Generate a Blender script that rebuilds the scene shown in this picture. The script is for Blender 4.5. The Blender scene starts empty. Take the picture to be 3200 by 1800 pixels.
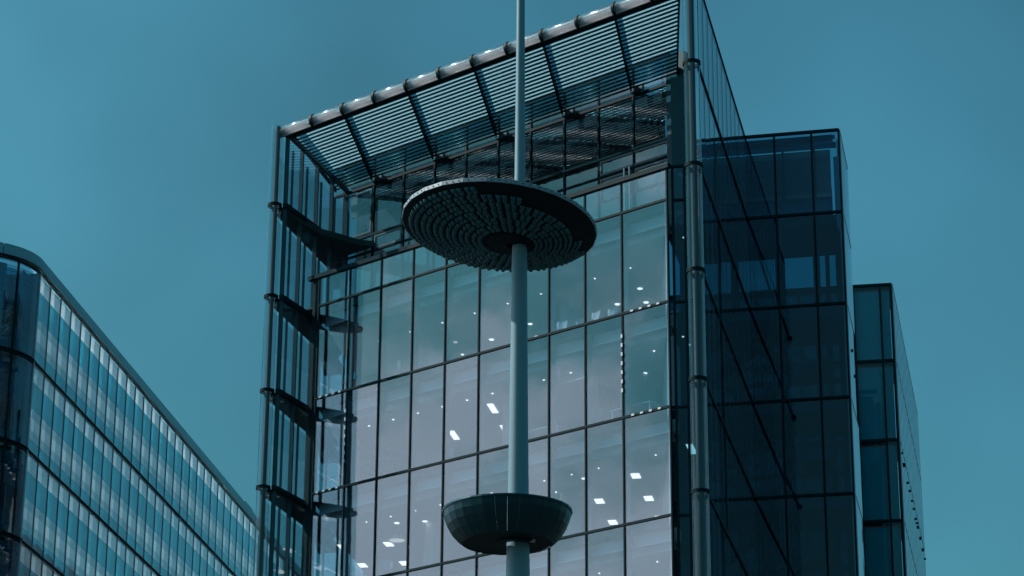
import bpy, math, random
from mathutils import Vector, Matrix
random.seed(7)
R = math.radians
SKY_OFF = (22.73, -24.15, -21.84)
sc = bpy.context.scene
COL = sc.collection

# ------------------------------------------------------------------ camera
cam_d = bpy.data.cameras.new("camera")
cam = bpy.data.objects.new("camera", cam_d)
COL.objects.link(cam)
cam_d.sensor_width = 36.0
cam_d.lens = 90.35
cam_d.clip_start = 0.5
cam_d.clip_end = 6000
cam.matrix_world = (Matrix.Translation((0, 0, 1.6)) @ Matrix.Rotation(R(90 + 20.552), 4, 'X')
                    @ Matrix.Rotation(0.0061, 4, 'Z'))
sc.camera = cam

# ------------------------------------------------------------------ light
SUN_EL, SUN_AZ = R(44), R(-76)           # azimuth from +Y, positive to the right
sv = Vector((math.cos(SUN_EL) * math.sin(SUN_AZ), math.cos(SUN_EL) * math.cos(SUN_AZ), math.sin(SUN_EL)))
sun_d = bpy.data.lights.new("sun", 'SUN')
sun_d.energy = 4.8
sun_d.angle = R(0.6)
sun_d.color = (1.0, 0.93, 0.9)
sun = bpy.data.objects.new("sun", sun_d)
sun.rotation_euler = sv.to_track_quat('Z', 'Y').to_euler()
sun.location = (-60, 10, 90)
COL.objects.link(sun)

world = bpy.data.worlds.new("World")
sc.world = world
world.use_nodes = True
nt = world.node_tree
nt.nodes.clear()


def N(tree, typ, **kw):
    n = tree.nodes.new(typ)
    for k, v in kw.items():
        setattr(n, k, v)
    return n


def math_n(tree, op, a, b=None, c=None, clamp=False):
    n = N(tree, 'ShaderNodeMath', operation=op, use_clamp=clamp)
    for i, x in enumerate((a, b, c)):
        if x is None:
            continue
        if isinstance(x, (int, float)):
            n.inputs[i].default_value = x
        else:
            tree.links.new(x, n.inputs[i])
    return n.outputs[0]


def smooth(tree, x, lo, hi):
    n = N(tree, 'ShaderNodeMapRange', interpolation_type='SMOOTHSTEP')
    tree.links.new(x, n.inputs[0])
    n.inputs[1].default_value, n.inputs[2].default_value = lo, hi
    n.inputs[3].default_value, n.inputs[4].default_value = 0, 1
    return n.outputs[0]


def mixc(tree, fac, a, b, mode='MIX'):
    n = N(tree, 'ShaderNodeMix', data_type='RGBA', blend_type=mode)
    for s, x in ((0, fac), (6, a), (7, b)):
        if isinstance(x, (int, float)):
            n.inputs[s].default_value = x
        elif isinstance(x, tuple):
            n.inputs[s].default_value = (*x, 1)
        else:
            tree.links.new(x, n.inputs[s])
    return n.outputs[2]


sky = N(nt, 'ShaderNodeTexSky', sky_type='NISHITA', sun_disc=False)
sky.sun_elevation = SUN_EL
sky.sun_rotation = SUN_AZ
sky.air_density = 1.0
sky.dust_density = 1.5
sky.ozone_density = 1.0
tc = N(nt, 'ShaderNodeTexCoord')
sep = N(nt, 'ShaderNodeSeparateXYZ')
nt.links.new(tc.outputs['Generated'], sep.inputs[0])
dotn = N(nt, 'ShaderNodeVectorMath', operation='DOT_PRODUCT')
nt.links.new(tc.outputs['Generated'], dotn.inputs[0])
dotn.inputs[1].default_value = (math.sin(SUN_AZ), math.cos(SUN_AZ), 0)
noi = N(nt, 'ShaderNodeTexNoise')
noi.inputs['Scale'].default_value = 2.6
noi.inputs['Detail'].default_value = 6
noi.inputs['Roughness'].default_value = 0.55
noi.inputs['Distortion'].default_value = 0.4
mp = N(nt, 'ShaderNodeMapping')
mp.inputs['Scale'].default_value = (1, 1, 2.2)
nt.links.new(tc.outputs['Generated'], mp.inputs[0])
nt.links.new(mp.outputs[0], noi.inputs['Vector'])
nz = noi.outputs[0]
# the whole sky is a thin teal haze; towards the sun side it thickens into pale cloud low down
teal = mixc(nt, 1.0, sky.outputs[0], (0.36, 0.97, 0.9), 'MULTIPLY')
n2 = N(nt, 'ShaderNodeTexNoise')
n2.inputs['Scale'].default_value = 4.0
n2.inputs['Detail'].default_value = 3
mp2 = N(nt, 'ShaderNodeMapping')
mp2.inputs['Location'].default_value = SKY_OFF
nt.links.new(tc.outputs['Generated'], mp2.inputs[0])
nt.links.new(mp2.outputs[0], n2.inputs['Vector'])
thin = math_n(nt, 'MULTIPLY_ADD', n2.outputs[0], 1.2, 0.30)
var = math_n(nt, 'MULTIPLY', thin, math_n(nt, 'MULTIPLY_ADD', sep.outputs[2], 0.95, 0.6))
vv = N(nt, 'ShaderNodeVectorMath', operation='SCALE')
nt.links.new(teal, vv.inputs[0])
nt.links.new(var, vv.inputs['Scale'])
hgt = math_n(nt, 'MULTIPLY_ADD', nz, -1.0, sep.outputs[2])        # elevation broken up by the noise
low = math_n(nt, 'SUBTRACT', 1.0, smooth(nt, hgt, -0.28, -0.14))
side = smooth(nt, dotn.outputs['Value'], 0.5, 0.9)
fac = math_n(nt, 'MULTIPLY', low, side)
cloud_col = (8.4, 10.2, 12.0)
mix = mixc(nt, fac, vv.outputs[0], cloud_col)
bg = N(nt, 'ShaderNodeBackground')
bg.inputs[1].default_value = 0.1
nt.links.new(mix, bg.inputs[0])
wo = N(nt, 'ShaderNodeOutputWorld')
nt.links.new(bg.outputs[0], wo.inputs[0])

vs = sc.view_settings
vs.view_transform = 'Standard'
vs.look = 'None'
vs.gamma = 1.0
vs.exposure = 0.0
vs.use_curve_mapping = False
cy = sc.cycles
cy.max_bounces = 24
cy.diffuse_bounces = 4
cy.glossy_bounces = 4
cy.transmission_bounces = 4
cy.transparent_max_bounces = 40
cy.sample_clamp_indirect = 6
cy.caustics_reflective = False
cy.caustics_refractive = False


# ------------------------------------------------------------------ materials
def new_mat(name):
    m = bpy.data.materials.new(name)
    m.use_nodes = True
    m.node_tree.nodes.clear()
    return m, m.node_tree


def solid(name, col, rough=0.5, metal=0.0, var=0.12, scale=3.0, spec=0.5, streak=False, bump=0.0):
    m, t = new_mat(name)
    o = N(t, 'ShaderNodeOutputMaterial')
    p = N(t, 'ShaderNodeBsdfPrincipled')
    t.links.new(p.outputs[0], o.inputs[0])
    c = N(t, 'ShaderNodeTexCoord')
    mpn = N(t, 'ShaderNodeMapping')
    mpn.inputs['Scale'].default_value = (1, 1, 0.12) if streak else (1, 1, 1)
    t.links.new(c.outputs['Object'], mpn.inputs[0])
    n = N(t, 'ShaderNodeTexNoise')
    n.inputs['Scale'].default_value = scale
    n.inputs['Detail'].default_value = 5
    t.links.new(mpn.outputs[0], n.inputs['Vector'])
    f = math_n(t, 'MULTIPLY_ADD', n.outputs[0], 2 * var, 1 - var)
    s = N(t, 'ShaderNodeVectorMath', operation='SCALE')
    s.inputs[0].default_value = col
    t.links.new(f, s.inputs['Scale'])
    t.links.new(s.outputs[0], p.inputs['Base Color'])
    t.links.new(math_n(t, 'MULTIPLY_ADD', n.outputs[0], 0.2, rough - 0.1, clamp=True), p.inputs['Roughness'])
    p.inputs['Metallic'].default_value = metal
    p.inputs['Specular IOR Level'].default_value = spec
    if bump:
        b = N(t, 'ShaderNodeBump')
        b.inputs['Strength'].default_value = bump
        b.inputs['Distance'].default_value = 0.02
        t.links.new(n.outputs[0], b.inputs['Height'])
        t.links.new(b.outputs[0], p.inputs['Normal'])
    return m


def glass(name, tint, f0, wave=0.006, tilt=0.006, rough=0.0, dirt=0.0):
    """Coated architectural glass: tinted see-through plus a Schlick mirror, slightly wavy, each pane a hair out of true."""
    tint = tuple(x ** 0.5 for x in tint)           # a pane has two faces
    f0 = f0 * 0.55
    m, t = new_mat(name)
    o = N(t, 'ShaderNodeOutputMaterial')
    lw = N(t, 'ShaderNodeLayerWeight')
    lw.inputs[0].default_value = 0.5
    p5 = math_n(t, 'POWER', lw.outputs['Facing'], 5.0)
    fr = math_n(t, 'MULTIPLY_ADD', p5, 1 - f0, f0, clamp=True)
    tr = N(t, 'ShaderNodeBsdfTransparent')
    tr.inputs[0].default_value = (*tint, 1)
    gl = N(t, 'ShaderNodeBsdfGlossy')
    gl.inputs['Roughness'].default_value = rough
    gl.inputs[0].default_value = (0.97, 0.98, 1, 1)
    oi = N(t, 'ShaderNodeObjectInfo')
    wn = N(t, 'ShaderNodeTexWhiteNoise', noise_dimensions='1D')
    t.links.new(math_n(t, 'MULTIPLY', oi.outputs['Random'], 977.0), wn.inputs['W'])
    c = N(t, 'ShaderNodeTexCoord')
    nn = N(t, 'ShaderNodeTexNoise')
    nn.inputs['Scale'].default_value = 0.9
    nn.inputs['Detail'].default_value = 2
    t.links.new(c.outputs['Object'], nn.inputs['Vector'])
    a = N(t, 'ShaderNodeVectorMath', operation='MULTIPLY_ADD')
    t.links.new(wn.outputs['Color'], a.inputs[0])
    a.inputs[1].default_value = (tilt,) * 3
    a.inputs[2].default_value = (-tilt / 2,) * 3
    b = N(t, 'ShaderNodeVectorMath', operation='MULTIPLY_ADD')
    t.links.new(nn.outputs['Color'], b.inputs[0])
    b.inputs[1].default_value = (wave,) * 3
    b.inputs[2].default_value = (-wave / 2,) * 3
    g = N(t, 'ShaderNodeNewGeometry')
    ad = N(t, 'ShaderNodeVectorMath', operation='ADD')
    t.links.new(a.outputs[0], ad.inputs[0])
    t.links.new(b.outputs[0], ad.inputs[1])
    ad2 = N(t, 'ShaderNodeVectorMath', operation='ADD')
    t.links.new(ad.outputs[0], ad2.inputs[0])
    t.links.new(g.outputs['Normal'], ad2.inputs[1])
    nrm = N(t, 'ShaderNodeVectorMath', operation='NORMALIZE')
    t.links.new(ad2.outputs[0], nrm.inputs[0])
    t.links.new(nrm.outputs[0], gl.inputs['Normal'])
    mx = N(t, 'ShaderNodeMixShader')
    t.links.new(fr, mx.inputs[0])
    t.links.new(tr.outputs[0], mx.inputs[1])
    t.links.new(gl.outputs[0], mx.inputs[2])
    out = mx.outputs[0]
    if dirt:
        df = N(t, 'ShaderNodeBsdfDiffuse')
        df.inputs[0].default_value = (0.5, 0.52, 0.54, 1)
        mp_ = N(t, 'ShaderNodeMapping')
        mp_.inputs['Scale'].default_value = (5, 5, 0.25)
        t.links.new(c.outputs['Object'], mp_.inputs[0])
        n2 = N(t, 'ShaderNodeTexNoise')
        n2.inputs['Scale'].default_value = 2.5
        n2.inputs['Detail'].default_value = 5
        t.links.new(mp_.outputs[0], n2.inputs['Vector'])
        m2 = N(t, 'ShaderNodeMixShader')
        t.links.new(math_n(t, 'MULTIPLY', smooth(t, n2.outputs[0], 0.35, 0.75), dirt), m2.inputs[0])
        t.links.new(out, m2.inputs[1])
        t.links.new(df.outputs[0], m2.inputs[2])
        out = m2.outputs[0]
    t.links.new(out, o.inputs[0])
    return m


def lamp_mat(name, col, s):
    m, t = new_mat(name)
    o = N(t, 'ShaderNodeOutputMaterial')
    e = N(t, 'ShaderNodeEmission')
    e.inputs[0].default_value = (*col, 1)
    e.inputs[1].default_value = s
    t.links.new(e.outputs[0], o.inputs[0])
    return m


def see_through(name, col, alpha):
    """Printed glass coating: a paint that lets part of what is behind show."""
    m, t = new_mat(name)
    o = N(t, 'ShaderNodeOutputMaterial')
    d = N(t, 'ShaderNodeBsdfDiffuse')
    d.inputs[0].default_value = (*col, 1)
    tr = N(t, 'ShaderNodeBsdfTransparent')
    tr.inputs[0].default_value = (0.22, 0.8, 0.9, 1)
    mx = N(t, 'ShaderNodeMixShader')
    mx.inputs[0].default_value = alpha
    t.links.new(tr.outputs[0], mx.inputs[1])
    t.links.new(d.outputs[0], mx.inputs[2])
    t.links.new(mx.outputs[0], o.inputs[0])
    return m


def translucent(name, col, alpha):
    """cloth or frosted glass: scatters light on both sides, lets a little straight through"""
    m, t = new_mat(name)
    o = N(t, 'ShaderNodeOutputMaterial')
    d = N(t, 'ShaderNodeBsdfDiffuse')
    d.inputs[0].default_value = (*col, 1)
    tl = N(t, 'ShaderNodeBsdfTranslucent')
    tl.inputs[0].default_value = (*col, 1)
    tr = N(t, 'ShaderNodeBsdfTransparent')
    m1 = N(t, 'ShaderNodeMixShader')
    m1.inputs[0].default_value = 0.5
    t.links.new(d.outputs[0], m1.inputs[1])
    t.links.new(tl.outputs[0], m1.inputs[2])
    m2 = N(t, 'ShaderNodeMixShader')
    m2.inputs[0].default_value = alpha
    t.links.new(tr.outputs[0], m2.inputs[1])
    t.links.new(m1.outputs[0], m2.inputs[2])
    t.links.new(m2.outputs[0], o.inputs[0])
    return m


M = {
    'frame': solid('dark_frame', (0.005, 0.026, 0.033), 0.55, 0.0, spec=0.1),
    'tealframe': solid('teal_frame', (0.02, 0.075, 0.095), 0.5, spec=0.25),
    'fin': solid('grey_fin', (0.3, 0.33, 0.36), 0.5),
    'slab': solid('slab_soffit', (0.04, 0.075, 0.085), 0.7, spec=0.2),
    'ceiling': solid('ceiling_board', (0.7, 0.68, 0.68), 0.8, var=0.03, spec=0.2),
    'wallwhite': solid('white_plaster', (0.72, 0.72, 0.73), 0.8, var=0.03, spec=0.2),
    'carpet': solid('carpet', (0.18, 0.17, 0.18), 0.95, spec=0.1),
    'alu': solid('brushed_aluminium', (0.42, 0.45, 0.48), 0.38, 0.75, var=0.1, scale=8),
    'louvre': solid('louvre_blade', (0.035, 0.07, 0.085), 0.36, 0.0, var=0.12, scale=6, spec=0.4),
    'fascia': solid('fascia_board', (0.5, 0.46, 0.46), 0.75, var=0.18, scale=9, spec=0.2, bump=0.2),
    'steel': solid('painted_steel', (0.09, 0.12, 0.14), 0.4, 0.2),
    'cladding': solid('parapet_metal', (0.18, 0.38, 0.42), 0.4, 0.3, var=0.14, scale=1.2, streak=True),
    'backgrey': solid('grey_lining', (0.34, 0.34, 0.36), 0.8),
    'blind': solid('white_blind', (0.8, 0.8, 0.8), 0.6, var=0.05),
    'darkroom': solid('dark_interior', (0.03, 0.06, 0.085), 0.8, spec=0.2),
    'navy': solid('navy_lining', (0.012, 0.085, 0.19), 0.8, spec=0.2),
    'teal': solid('teal_panel', (0.05, 0.33, 0.4), 0.6, var=0.1, scale=0.5),
    'polepaint': solid('pole_paint', (0.16, 0.29, 0.34), 0.45, 0.05, var=0.12, scale=2.5, streak=True),
    'bowl': solid('bowl_metal', (0.005, 0.052, 0.066), 0.36, 0.6, var=0.25, scale=2.0),
    'mirror': solid('mirror_cell', (0.025, 0.16, 0.19), 0.16, 0.25, var=0.3, scale=7, spec=0.4),
    'discback': solid('disc_backing', (0.003, 0.02, 0.026), 0.6, 0.0, spec=0.12),
    'rim': solid('disc_rim', (0.22, 0.3, 0.33), 0.55, 0.1, var=0.15, scale=12),
    'paving': solid('shade_toned_paving', (0.03, 0.034, 0.036), 0.85, var=0.15, scale=0.8),  # grey ground taken near-black: shade of surrounding buildings is put into the colour
    'chair': solid('chair_shell', (0.7, 0.6, 0.58), 0.6, var=0.04),
    'chairb': solid('chair_shell_grey', (0.45, 0.5, 0.55), 0.6, var=0.04),
    'wood': solid('white_laminate', (0.66, 0.66, 0.66), 0.5, var=0.05),
    'screen': solid('dark_screen', (0.02, 0.022, 0.026), 0.3),
    'book': solid('book_cloth', (0.25, 0.2, 0.2), 0.8, var=0.5, scale=30),
    'g_front': glass('glass_front', (0.66, 0.83, 0.93), 0.28, tilt=0.022, wave=0.012, dirt=0.0),
    'g_up': glass('glass_upper', (0.3, 0.5, 0.56), 0.24, wave=0.003, dirt=0.06),
    'g_screen': glass('glass_screen', (0.72, 0.86, 0.9), 0.06),
    'g_flank': glass('glass_flank', (0.55, 0.78, 0.84), 0.05, tilt=0.01),
    'g_tube': glass('glass_tube', (0.55, 0.74, 0.79), 0.13, wave=0.04),
    'g_nose': glass('glass_nose', (0.88, 0.92, 0.94), 0.12, wave=0.02, rough=0.16),
    'g_navy': glass('glass_navy', (0.2, 0.46, 0.58), 0.085, tilt=0.01),
    'g_canopy': glass('glass_canopy', (0.16, 0.5, 0.62), 0.06),
    'g_back': glass('glass_back', (0.14, 0.36, 0.42), 0.04),
    'g_teal': glass('glass_teal', (0.5, 0.8, 0.85), 0.06),
    'g_left': glass('glass_left', (0.88, 0.97, 0.99), 0.16, wave=0.012, tilt=0.012),
    'g_curve': glass('glass_curve', (0.42, 0.66, 0.76), 0.12, wave=0.02),
    'frost': translucent('frosted_glass', (0.62, 0.9, 0.97), 0.85),
    'sheer': translucent('sheer_blind', (0.85, 0.87, 0.88), 0.93),
    'sheergrey': translucent('grey_sheer', (0.42, 0.48, 0.51), 0.97),
    'tube': lamp_mat('added_backlight', (0.78, 0.97, 1.0), 75.0),  # added light source that backlights the left building's blinds
    'frit': see_through('frit_band', (0.02, 0.36, 0.46), 0.4),
    'fritline': see_through('frit_line', (0.02, 0.3, 0.38), 0.6),
    'lamp': lamp_mat('lit_lamp', (1.0, 0.92, 0.86), 1.6),
    'lampdim': lamp_mat('lit_lamp_dim', (1.0, 0.9, 0.84), 0.5),
    'gasket': solid('glass_joint', (0.03, 0.09, 0.11), 0.6),
    'mesh': solid('expanded_mesh', (0.06, 0.13, 0.18), 0.6),
}


# ------------------------------------------------------------------ mesh helpers
class MB:
    def __init__(self):
        self.v, self.f, self.sm = [], [], []

    def quadbox(self, p):
        """p: eight corners, bottom four (ccw seen from above) then top four"""
        n = len(self.v)
        self.v += [tuple(q) for q in p]
        for f in ((3, 2, 1, 0), (4, 5, 6, 7), (0, 1, 5, 4), (1, 2, 6, 5), (2, 3, 7, 6), (3, 0, 4, 7)):
            self.f.append(tuple(n + i for i in f))
        return self

    def box(self, x0, x1, y0, y1, z0, z1):
        return self.quadbox([(x0, y0, z0), (x1, y0, z0), (x1, y1, z0), (x0, y1, z0),
                             (x0, y0, z1), (x1, y0, z1), (x1, y1, z1), (x0, y1, z1)])

    def prism(self, poly, z0, z1):
        n, k = len(self.v), len(poly)
        ztop = z1 if isinstance(z1, (list, tuple)) else [z1] * k
        zbot = z0 if isinstance(z0, (list, tuple)) else [z0] * k
        self.v += [(p[0], p[1], zb) for p, zb in zip(poly, zbot)]
        self.v += [(p[0], p[1], zt) for p, zt in zip(poly, ztop)]
        self.f.append(tuple(n + i for i in reversed(range(k))))
        self.f.append(tuple(n + k + i for i in range(k)))
        for i in range(k):
            j = (i + 1) % k
            self.f.append((n + i, n + j, n + k + j, n + k + i))
        return self

    def tube(self, a, b, ra, rb=None, seg=12, cap=True, flat=1.0):
        a, b = Vector(a), Vector(b)
        rb = ra if rb is None else rb
        d = (b - a).normalized()
        up = Vector((0, 0, 1)) if abs(d.z) < 0.95 else Vector((0, 1, 0))
        e1 = d.cross(up).normalized()
        e2 = e1.cross(d).normalized()
        n = len(self.v)
        for c, r in ((a, ra), (b, rb)):
            for i in range(seg):
                t = 2 * math.pi * i / seg
                self.v.append(tuple(c + e1 * (r * math.cos(t)) + e2 * (r * flat * math.sin(t))))
        for i in range(seg):
            j = (i + 1) % seg
            self.f.append((n + i, n + j, n + seg + j, n + seg + i))
        if cap:
            self.f.append(tuple(n + i for i in reversed(range(seg))))
            self.f.append(tuple(n + seg + i for i in range(seg)))
        return self

    def path(self, pts, r, seg=6):
        for a, b in zip(pts[:-1], pts[1:]):
            self.tube(a, b, r, r, seg)
        return self

    def lathe(self, prof, seg=32, c=(0, 0, 0), close=False):
        n = len(self.v)
        for r, z in prof:
            for i in range(seg):
                t = 2 * math.pi * i / seg
                self.v.append((c[0] + r * math.cos(t), c[1] + r * math.sin(t), c[2] + z))
        k = len(prof)
        for a in range(k - 1 + (1 if close else 0)):
            a2 = (a + 1) % k
            for i in range(seg):
                j = (i + 1) % seg
                self.f.append((n + a * seg + i, n + a * seg + j, n + a2 * seg + j, n + a2 * seg + i))
        return self

    def mesh(self, name, off=Vector((0, 0, 0))):
        me = bpy.data.meshes.new(name)
        me.from_pydata([(x - off.x, y - off.y, z - off.z) for x, y, z in self.v], [], self.f)
        me.update()
        return me


def put(name, me, mat, parent=None, loc=(0, 0, 0), rz=0.0, smooth_=False):
    if mat is not None and not me.materials:
        me.materials.append(mat)
    o = bpy.data.objects.new(name, me)
    COL.objects.link(o)
    o.location = loc
    o.rotation_euler = (0, 0, rz)
    if parent is not None:
        o.parent = parent
    if smooth_:
        for p in me.polygons:
            p.use_smooth = True
    return o


BASES = {}


def base_of(o):
    b = Vector((0, 0, 0))
    while o is not None:
        b = b + o.location
        o = o.parent
    return b


def build(mb, name, mat, parent=None, smooth_=False):
    """mb holds world coordinates; the object's origin goes to its parent's origin."""
    off = base_of(parent) if parent is not None else Vector((0, 0, 0))
    return put(name, mb.mesh(name, off), mat, parent, (0, 0, 0), 0, smooth_)


def thing(name, label, cat, loc, group=None):
    o = bpy.data.objects.new(name, None)
    COL.objects.link(o)
    o.location = loc
    o.empty_display_size = 0.3
    o['label'], o['category'] = label, cat
    if group:
        o['group'] = group
    return o


def tag(o, label, cat, group=None):
    o['label'], o['category'] = label, cat
    if group:
        o['group'] = group
    return o


class Fr:
    """A wall's own frame: s runs along the wall, d into it, z up."""
    def __init__(self, x, y, deg):
        self.o = Vector((x, y))
        a = R(deg)
        self.a = a
        self.t = Vector((math.cos(a), math.sin(a)))
        self.n = Vector((-math.sin(a), math.cos(a)))

    def P(self, s, d, z=0.0):
        q = self.o + self.t * s + self.n * d
        return Vector((q.x, q.y, z))

    def box(self, mb, s0, s1, d0, d1, z0, z1):
        return mb.quadbox([self.P(s0, d0, z0), self.P(s1, d0, z0), self.P(s1, d1, z0), self.P(s0, d1, z0),
                           self.P(s0, d0, z1), self.P(s1, d0, z1), self.P(s1, d1, z1), self.P(s0, d1, z1)])


_pm = {}


def slab_piece(fr, name, mat, parent, s0, s1, d0, d1, z0, z1):
    """A shared-mesh board or pane standing in the wall frame."""
    key = (name, mat.name, round(s1 - s0, 3), round(d1 - d0, 3), round(z1 - z0, 3))
    if key not in _pm:
        me = MB().box(0, s1 - s0, 0, d1 - d0, 0, z1 - z0).mesh(name)
        me.materials.append(mat)
        _pm[key] = me
    return put(name, _pm[key], mat, parent, fr.P(s0, d0, z0) - base_of(parent), fr.a)


# ------------------------------------------------------------------ ground
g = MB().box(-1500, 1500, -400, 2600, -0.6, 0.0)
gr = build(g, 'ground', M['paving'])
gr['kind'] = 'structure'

# ================================================================== MAIN OFFICE BUILDING
F = Fr(-7.726, 96.604, -40.618)              # front glass: s = 0 left end, d into the building
FK = Fr(6.456, 81.657, 78.2)                 # right flank screen
W = 1.7113
H = 3.9
L = [36.99 - H * k for k in range(9)]
RING = [40.67 - H * k for k in range(10)]
ROOF = 44.17
US = [i * W for i in range(10)] + [17.48]
off = thing('office_building', 'large glass office block with louvred roof canopy and lit rooms in the centre', 'building', F.P(0, 0, 0))
B = off.location.copy()

# front panes, mullions, transoms
for k in range(-1, 9):
    zt = 38.22 if k < 0 else L[k]
    zb = L[k + 1] if k < 8 else 0.1
    for i in range(10):
        slab_piece(F, 'pane', M['g_front'], off, US[i] + 0.03, US[i + 1] - 0.03, 0, 0.02, zb + 0.045, zt - 0.045)
for i, u in enumerate(US):
    slab_piece(F, 'mullion', M['frame'], off, u - 0.027, u + 0.027, -0.045, 0.05, 0, 38.2)
    if 0 < i < 10:
        slab_piece(F, 'mullion_fin', M['fin'], off, u - 0.03, u + 0.03, 0.06, 0.32, 0, 36.9)
slab_piece(F, 'end_post', M['frame'], off, -0.36, -0.04, 0.0, 0.25, 0, 38.25)
for k in range(9):
    slab_piece(F, 'transom', M['frame'], off, -0.03, 17.5, -0.05, 0.055, L[k] - 0.042, L[k] + 0.042)
slab_piece(F, 'top_rail', M['frame'], off, -0.6, 17.6, -0.09, 0.12, 38.19, 38.36)

# rooms behind the front: slabs, ceilings, bulkheads, blind rails
def room_poly(v0, v1, ur0=17.35):
    """floor outline between depth v0 and v1, bounded by the left facade and the right side"""
    return [F.P(-0.02, v0), F.P(ur0 - 0.8 * v0, v0), F.P(ur0 - 0.8 * v1, v1), F.P(-1.5 - 0.459 * v1, v1)]


for k in range(9):
    vis = k < 4
    build(MB().prism([(p.x, p.y) for p in room_poly(0.09, 11.5)], L[k] - 0.34, L[k] - 0.055), 'floor_slab', M['slab'], off)
    if not vis:
        continue
    build(MB().prism([(p.x, p.y) for p in room_poly(0.1, 11.4)], L[k] - 0.05, L[k] + 0.02), 'floor', M['carpet'], off)
    build(MB().prism([(p.x, p.y) for p in room_poly(0.74, 11.3)], L[k] - 1.0, L[k] - 0.93), 'ceiling', M['ceiling'], off)
    for i in range(10):
        slab_piece(F, 'bulkhead', M['wallwhite'], off, US[i] + 0.06, US[i + 1] - 0.06, 0.36, 0.5, L[k] - 0.74, L[k] - 0.36)
        slab_piece(F, 'blind_rail', M['blind'], off, US[i] + 0.08, US[i + 1] - 0.08, 0.3, 0.355, L[k] - 0.8, L[k] - 0.745)
    slab_piece(F, 'ceiling_edge', M['wallwhite'], off, 0.02, 17.3, 0.62, 0.72, L[k] - 1.02, L[k] - 0.36)
    build(MB().prism([(p.x, p.y) for p in [F.P(-6.6, 11.3), F.P(8.3, 11.3), F.P(8.2, 11.45), F.P(-6.65, 11.45)]],
                     L[k + 1] + 0.02, L[k] - 0.4), 'back_wall', M['wallwhite'], off)
    build(MB().prism([(p.x, p.y) for p in [F.P(17.3, 0.15), F.P(17.42, 0.15), F.P(8.42, 11.4), F.P(8.3, 11.3)]],
                     L[k + 1] + 0.02, L[k] - 0.36), 'side_wall', M['wallwhite'], off)
    for u, v in ((3.2, 3.6), (10.05, 3.6)) if k != 1 else ((13.2, 3.6),):
        a = F.P(u, v, L[k + 1] + 0.02)
        b = F.P(u, v, L[k] - 1.0)
        build(MB().tube(a, b, 0.42, 0.42, 24), 'column', M['wallwhite'], off, True)

# recessed lamps in the ceilings
disc_me = {}


def downlight(u, v, k, r, dim=False):
    key = (r, dim)
    if key not in disc_me:
        r *= 0.62
        me = MB().lathe([(0.001, -0.03), (r * 0.8, -0.03), (r, -0.012), (r, 0.0), (0.001, 0.0)], 14).mesh('downlight')
        me.materials.append(M['lampdim' if dim else 'lamp'])
        disc_me[key] = me
    p = F.P(u, v, L[k] - 1.003)
    put('downlight', disc_me[key], None, off, p - B)


for u, v, r in [(0.97, 2.5, .04), (2.68, 2.5, .04), (4.4, 2.52, .06), (6.11, 2.51, .06), (7.82, 2.5, .06), (9.5, 2.5, .05), (12.13, 2.52, .06),
                (0.83, 5.06, .17), (4.58, 5.28, .17), (6.98, 4.85, .15), (6.21, 6.19, .17), (11.04, 5.27, .17), (12.77, 4.47, .17),
                (12.02, 5.82, .17), (2.46, 5.91, .1), (13.85, 2.5, .05), (15.55, 2.5, .05)]:
    downlight(u, v, 0, r)
downlight(3.25, 4.59, 0, .15, True)
for u in (0.12, 1.42, 2.72, 4.02, 5.3, 6.58, 7.86, 9.1, 10.4, 11.7, 15.58):
    downlight(u, 1.6, 1, .07)
downlight(13.76, 3.38, 1, .18)
downlight(13.03, 4.7, 1, .17)
for u in (0.1, 1.37, 2.66, 3.95, 5.24, 6.55, 7.82, 9.1, 10.39, 11.69, 12.95, 14.25, 15.55):
    downlight(u, 1.65, 2, .055)
    downlight(u, 1.65, 3, .055)
for u, v in ((2.18, 2.51), (3.2, 3.02), (11.71, 2.35), (9.7, 3.05), (8.91, 4.34)):
    downlight(u, v, 2, .17)


def panel_light(u, v, k, w, d, rot=0.0):
    key = ('p', w, d)
    if key not in disc_me:
        me = MB().box(-w / 2, w / 2, -d / 2, d / 2, -0.02, 0.0).mesh('panel_light')
        me.materials.append(M['lamp'])
        disc_me[key] = me
    put('panel_light', disc_me[key], None, off, F.P(u, v, L[k] - 1.003) - B, F.a + rot)


for u, v in ((6.66, 3.0), (3.18, 4.66), (5.25, 5.4)):
    panel_light(u, v, 1, 0.24, 1.15, R(30))
for u, v in ((-0.26, 4.65), (-3.42, 6.45), (-1.85, 7.3), (-1.95, 3.75), (13.38, 3.28), (11.91, 5.96), (10.24, 5.08), (8.76, 7.76), (10.55, 8.43), (12.0, 9.0), (5.0, 8.0)):
    panel_light(u, v, 2, 0.32, 0.62, R(30))
for u, v in ((-1.0, 3.0), (3.0, 6.0), (7.0, 6.0), (11.0, 6.0), (14.0, 4.0)):
    panel_light(u, v, 3, 0.32, 0.62, R(30))

# partition walls inside
for (u0, u1, v0, v1, k) in [(7.25, 7.58, 2.9, 3.05, 1), (12.05, 12.15, 2.2, 7.0, 1), (0.2, 0.3, 1.2, 5.5, 1), (13.7, 13.8, 2.0, 4.0, 1)]:
    slab_piece(F, 'partition', M['wallwhite'], off, u0, u1, v0, v1, L[k + 1] + 0.03, L[k] - 1.0)

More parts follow.
